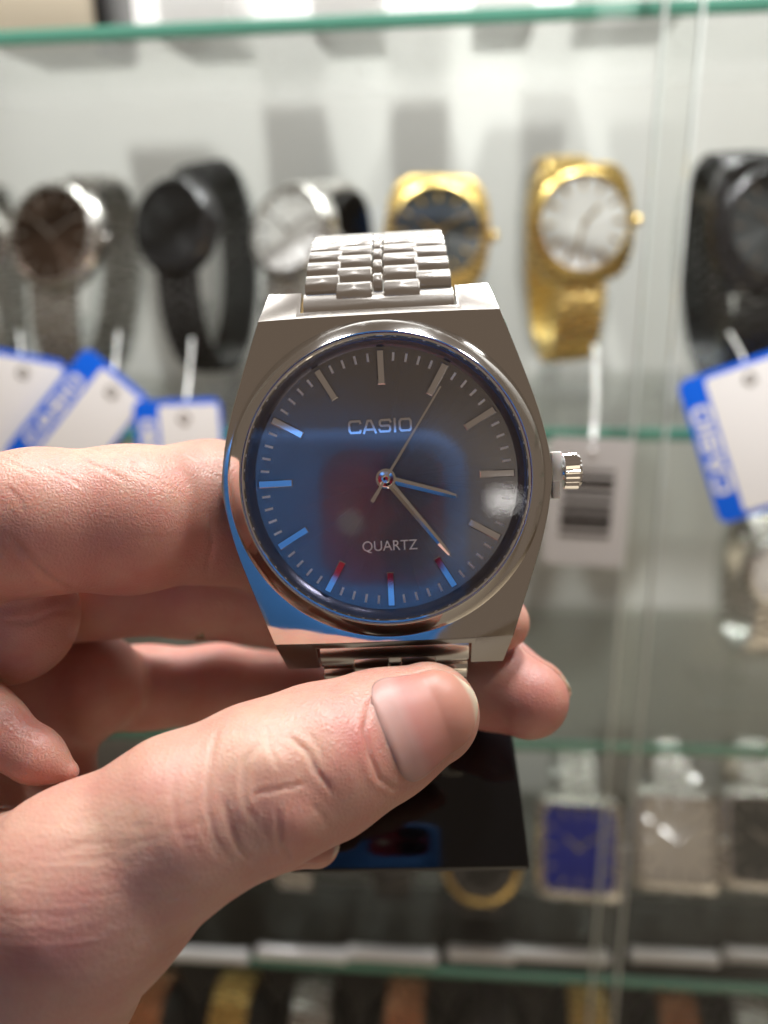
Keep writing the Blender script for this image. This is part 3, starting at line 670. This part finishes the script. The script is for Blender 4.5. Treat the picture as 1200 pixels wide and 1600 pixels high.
# index: fine lines running down to the right from its upper edge, joint creases below
for k in range(22):
    x0, y0 = rs.uniform(-10, 330), rs.uniform(695, 735); ln = rs.uniform(35, 95)
    crease([(x0+ln*q, y0+ln*(.32*q+.18*q*q)) for q in (0, .35, .7, 1)], rs.uniform(.05, .12), rs.uniform(2.6, 3.6), (60, 110))
crease([(10, 760), (30, 780), (38, 805)], .2, 4, (60, 110)); crease([(15, 840), (45, 870), (70, 900), (118, 928)], .5, 6, (60, 110)); crease([(325, 800), (332, 850), (322, 898)], .22, 5, (60, 110))
crease([(0, 968), (45, 972), (90, 955), (120, 958)], .3, 5, (60, 110)); crease([(200, 840), (280, 838)], .06, 3, (60, 110)); crease([(190, 890), (310, 880)], .06, 3, (60, 110))
for k in range(9):
    x0 = rs.uniform(-5, 40); y0 = rs.uniform(1120, 1185); crease([(x0, y0), (x0+rs.uniform(15, 30), y0+rs.uniform(2, 14))], .1, 2.6, (60, 100))
# nail folds
CUT = [(655, 1052), (600, 1078), (578, 1100), (570, 1140), (578, 1180), (592, 1215), (615, 1232), (640, 1228)]
CUT = [(700, 1040)]+CUT
crease(CUT, .34, 4)
crease([(690, 1030), (648, 1040), (592, 1070), (566, 1096), (557, 1140), (565, 1186), (582, 1224), (612, 1246)], -.12, 6)
V2 = V+NRM*disp[:, None]
me2.vertices.foreach_set('co', (V2*MM).ravel().astype(np.float32))
at_ = me2.attributes.new('flush_shade', 'FLOAT', 'POINT')
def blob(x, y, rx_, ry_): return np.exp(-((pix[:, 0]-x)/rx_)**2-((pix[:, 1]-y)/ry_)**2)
fl = .7*blob(560, 1160, 45, 90)+.55*blob(690, 1190, 90, 60)+.5*blob(480, 1300, 60, 50)+.45*blob(180, 850, 260, 90)+.8*blob(830, 1100, 80, 70)+.4*blob(60, 1480, 120, 70)-.45*blob(400, 1180, 90, 60)-.35*blob(170, 1290, 140, 60)+.4*blob(170, 1225, 90, 30)+.6*blob(30, 1130, 60, 60)+.55*np.clip((-V[:, 2]-106)/8, 0, 1)  # skin flush; the last term reddens deep inner fingers in place of shade
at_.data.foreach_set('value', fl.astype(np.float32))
ln_ = me2.attributes.new('lines', 'FLOAT', 'POINT'); ln_.data.foreach_set('value', np.clip(1.3*blob(120, 1440, 190, 170)*depth_band(50, 97), 0, 1).astype(np.float32))
hand.matrix_world = CAMR.to_4x4()
tag(hand, 'pale left hand pinching the silver watch, thumbnail toward the viewer', 'hand')
# skin
M_skin = mat('skin', (.62, .36, .26), 0, .42, subsurface_weight=.75, subsurface_scale=.0023, specular_ior_level=.45)
N, L, b = nodes(M_skin); b.inputs['Subsurface Radius'].default_value = (1, .30, .19)
tc = N.new('ShaderNodeTexCoord'); n1 = N.new('ShaderNodeTexNoise'); n1.inputs['Scale'].default_value = 190; n1.inputs['Detail'].default_value = 8; n1.inputs['Roughness'].default_value = .62; L.new(tc.outputs['Object'], n1.inputs['Vector'])
an_ = N.new('ShaderNodeAttribute'); an_.attribute_name = 'flush_shade'
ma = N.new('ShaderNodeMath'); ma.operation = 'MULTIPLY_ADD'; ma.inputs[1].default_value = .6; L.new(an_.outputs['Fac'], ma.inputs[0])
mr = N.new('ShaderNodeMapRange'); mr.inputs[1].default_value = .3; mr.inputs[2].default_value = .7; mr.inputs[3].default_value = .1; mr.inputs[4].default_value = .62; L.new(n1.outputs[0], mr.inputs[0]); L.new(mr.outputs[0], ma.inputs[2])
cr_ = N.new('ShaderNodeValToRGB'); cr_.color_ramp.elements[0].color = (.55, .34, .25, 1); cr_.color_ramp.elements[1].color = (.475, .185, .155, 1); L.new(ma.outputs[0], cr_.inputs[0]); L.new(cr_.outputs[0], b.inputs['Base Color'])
vo = N.new('ShaderNodeTexVoronoi'); vo.inputs['Scale'].default_value = 2300; vo.feature = 'DISTANCE_TO_EDGE'
wn = N.new('ShaderNodeTexNoise'); wn.inputs['Scale'].default_value = 700; wn.inputs['Detail'].default_value = 3
vm = N.new('ShaderNodeVectorMath'); vm.operation = 'MULTIPLY_ADD'; vm.inputs[1].default_value = (.0006,)*3; L.new(wn.outputs['Color'], vm.inputs[0]); L.new(tc.outputs['Object'], vm.inputs[2]); L.new(tc.outputs['Object'], wn.inputs['Vector'])
L.new(vm.outputs[0], vo.inputs['Vector'])
n2 = N.new('ShaderNodeTexNoise'); n2.inputs['Scale'].default_value = 2600; n2.inputs['Detail'].default_value = 3; L.new(tc.outputs['Object'], n2.inputs['Vector'])
mp = N.new('ShaderNodeMapping'); mp.inputs['Rotation'].default_value = (0, 0, R(-28)); mp.inputs['Scale'].default_value = (.10, 1, .6)
n3 = N.new('ShaderNodeTexNoise'); n3.inputs['Scale'].default_value = 1100; n3.inputs['Detail'].default_value = 4; n3.inputs['Distortion'].default_value = .25
L.new(tc.outputs['Object'], mp.inputs[0]); L.new(mp.outputs[0], n3.inputs['Vector'])
lm = N.new('ShaderNodeAttribute'); lm.attribute_name = 'lines'; lmul = N.new('ShaderNodeMath'); lmul.operation = 'MULTIPLY'; L.new(n3.outputs[0], lmul.inputs[0]); L.new(lm.outputs['Fac'], lmul.inputs[1])
b3 = N.new('ShaderNodeBump'); b3.inputs['Strength'].default_value = .4; b3.inputs['Distance'].default_value = .0005; L.new(lmul.outputs[0], b3.inputs['Height'])
mx = N.new('ShaderNodeMath'); mx.operation = 'MULTIPLY_ADD'; mx.inputs[1].default_value = 1.6; L.new(vo.outputs['Distance'], mx.inputs[0]); L.new(n2.outputs[0], mx.inputs[2])
bp = N.new('ShaderNodeBump'); bp.inputs['Strength'].default_value = .34; bp.inputs['Distance'].default_value = .00016; L.new(mx.outputs[0], bp.inputs['Height']); L.new(b3.outputs[0], bp.inputs['Normal']); L.new(bp.outputs[0], b.inputs['Normal'])
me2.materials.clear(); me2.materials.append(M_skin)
# nails
M_nail = mat('nail', (.6, .36, .32), 0, .42, subsurface_weight=.6, subsurface_scale=.0014, specular_ior_level=.3)
N, L, b = nodes(M_nail); b.inputs['Subsurface Radius'].default_value = (1, .4, .3)
an2 = N.new('ShaderNodeAttribute'); an2.attribute_name = 'along'; rp = N.new('ShaderNodeValToRGB'); el = rp.color_ramp.elements
el[0].position = 0; el[0].color = (.42, .25, .215, 1); el[1].position = 1; el[1].color = (.56, .48, .36, 1)
for pos, colr in ((.22, (.46, .26, .225, 1)), (.32, (.44, .20, .17, 1)), (.62, (.45, .205, .155, 1)), (.91, (.45, .225, .165, 1)), (.965, (.52, .44, .33, 1))):
    e = el.new(pos); e.color = colr
L.new(an2.outputs['Fac'], rp.inputs[0]); L.new(rp.outputs[0], b.inputs['Base Color'])
def nail(a, ra, b_, rb, s0, s1, half, face, lift=.12, name='fingernail', tipround=.33, key=None, lab=None):
    """plate wrapped round the axis a->b; s along the axis in mm, half = half angle (deg), face = direction the nail faces"""
    axd = (b_-a).normalized(); f = (face-axd*face.dot(axd)).normalized(); sd = axd.cross(f); NU, NV = 44, 30
    me = bpy.data.meshes.new(name); Fc = []; al = []; org = []; dr = []; qq = []; tv = []
    for i in range(NU+1):
        q = i/NU
        for j in range(NV+1):
            t = -1+2*j/NV
            wfac = max(0, 1-((.26-q)/.26)**2.4)**.45 if q < .26 else (max(0, 1-((q-(1-tipround))/tipround)**2.3)**.5 if q > 1-tipround else 1)
            th = R(half)*t*max(wfac, .10)
            org.append(a+axd*(s0+(s1-s0)*(q-.035*(1-q)*0)))
            dr.append(f*math.cos(th)+sd*math.sin(th)); qq.append(q); tv.append(t)
            al.append(min(1, max(0, q-.05*t*t*(1 if q < .6 else -1))))
    O = np.array([v[:] for v in org], np.float32); Dv = np.array([v[:] for v in dr], np.float32)
    lo_r = np.zeros(len(O), np.float32); hi_r = np.full(len(O), ra*2.2, np.float32)
    body = {k: CHP[k] for k in ([key] if key else CHP)}
    for _ in range(16):
        mid = (lo_r+hi_r)/2; v = sd_chain(O+Dv*mid[:, None], CHP[key]) if key != 'thumb' else sdf(O+Dv*mid[:, None]); ins = v < 0
        lo_r = np.where(ins, mid, lo_r); hi_r = np.where(ins, hi_r, mid)
    rr = ((lo_r+hi_r)/2).reshape(NU+1, NV+1); k0 = int(NU*.60); kk = int(NU*.35)
    for i in range(k0, NU+1):                                      # the free end runs on straight while the finger rounds off under it
        slope = (rr[k0]-rr[kk])/(k0-kk); drop = .05*((i-k0)/(NU-k0))**2
        rr[i] = np.maximum(rr[i], rr[k0]+np.minimum(slope, 0)*(i-k0)*.9-drop*rr[k0]*2.2)
    q = np.array(qq).reshape(NU+1, NV+1); t = np.array(tv).reshape(NU+1, NV+1)
    rr = rr+lift-.30*np.clip(1-q/.05, 0, 1)-.22*np.abs(t)**10
    Vt = (O+Dv*rr.reshape(-1, 1))*MM
    for i in range(NU):
        for j in range(NV):
            k = i*(NV+1)+j; Fc.append((k, k+1, k+NV+2, k+NV+1))
    me.from_pydata(Vt.tolist(), [], Fc); A = me.attributes.new('along', 'FLOAT', 'POINT'); A.data.foreach_set('value', al)
    me.materials.append(M_nail); me.polygons.foreach_set('use_smooth', [True]*len(Fc))
    bm = bmesh.new(); bm.from_mesh(me); bmesh.ops.recalc_face_normals(bm, faces=bm.faces)
    bm.to_mesh(me); bm.free()
    o = link(name, me, hand); so = o.modifiers.new('thick', 'SOLIDIFY'); so.thickness = .0004; so.offset = 0
    if lab: o['label'] = lab
    return o
def V3(t): return Vector(t[0].tolist()), float(t[1])
(a1, r1), (a0_, r0_) = V3(CHP['thumb'][1]), V3(CHP['thumb'][0])
ta = (a0_-a1).normalized()
nail(a1, r1, a0_, r0_, -.6, 10.6, 51, (-a0_).normalized()+Vector((0, -.06, 0)), .05, key='thumb', lab='broad thumbnail with pale half moon and thin white tip')
(a1, r1), (a0_, r0_) = V3(CHP['middle'][-2]), V3(CHP['middle'][-1])
nail(a1, r1, a0_, r0_, .5, 10.6, 50, Vector((.7, .45, -.45)), .08, key='middle')
(a1, r1), (a0_, r0_) = V3(CHP['little'][-2]), V3(CHP['little'][-1])
nail(a1, r1, a0_, r0_, 1.0, 7.8, 50, Vector((.3, .35, .8)), .08, key='little')
# ring on the middle finger
pa, ra = V3(CHP['middle'][1]); pb, rb = V3(CHP['middle'][2]); c = pa.lerp(pb, 1.1)+Vector((0, -.5, -.35))
rot = (pb-pa).to_track_quat('Z', 'Y').to_matrix().to_4x4()
mb = MB(); mb.lathe([(rb-.5, -1.4), (rb-.1, -1.4), (rb+.2, -.8), (rb+.25, 0), (rb+.2, .8), (rb-.1, 1.4), (rb-.5, 1.4)], 48)
o = mb.build('finger_ring', mat('aged_gold', (.40, .34, .22), 1, .25), None, 30); o.matrix_world = CAMR.to_4x4() @ mm(T(*c) @ rot)
tag(o, 'plain metal ring glinting on the shaded middle finger', 'ring')
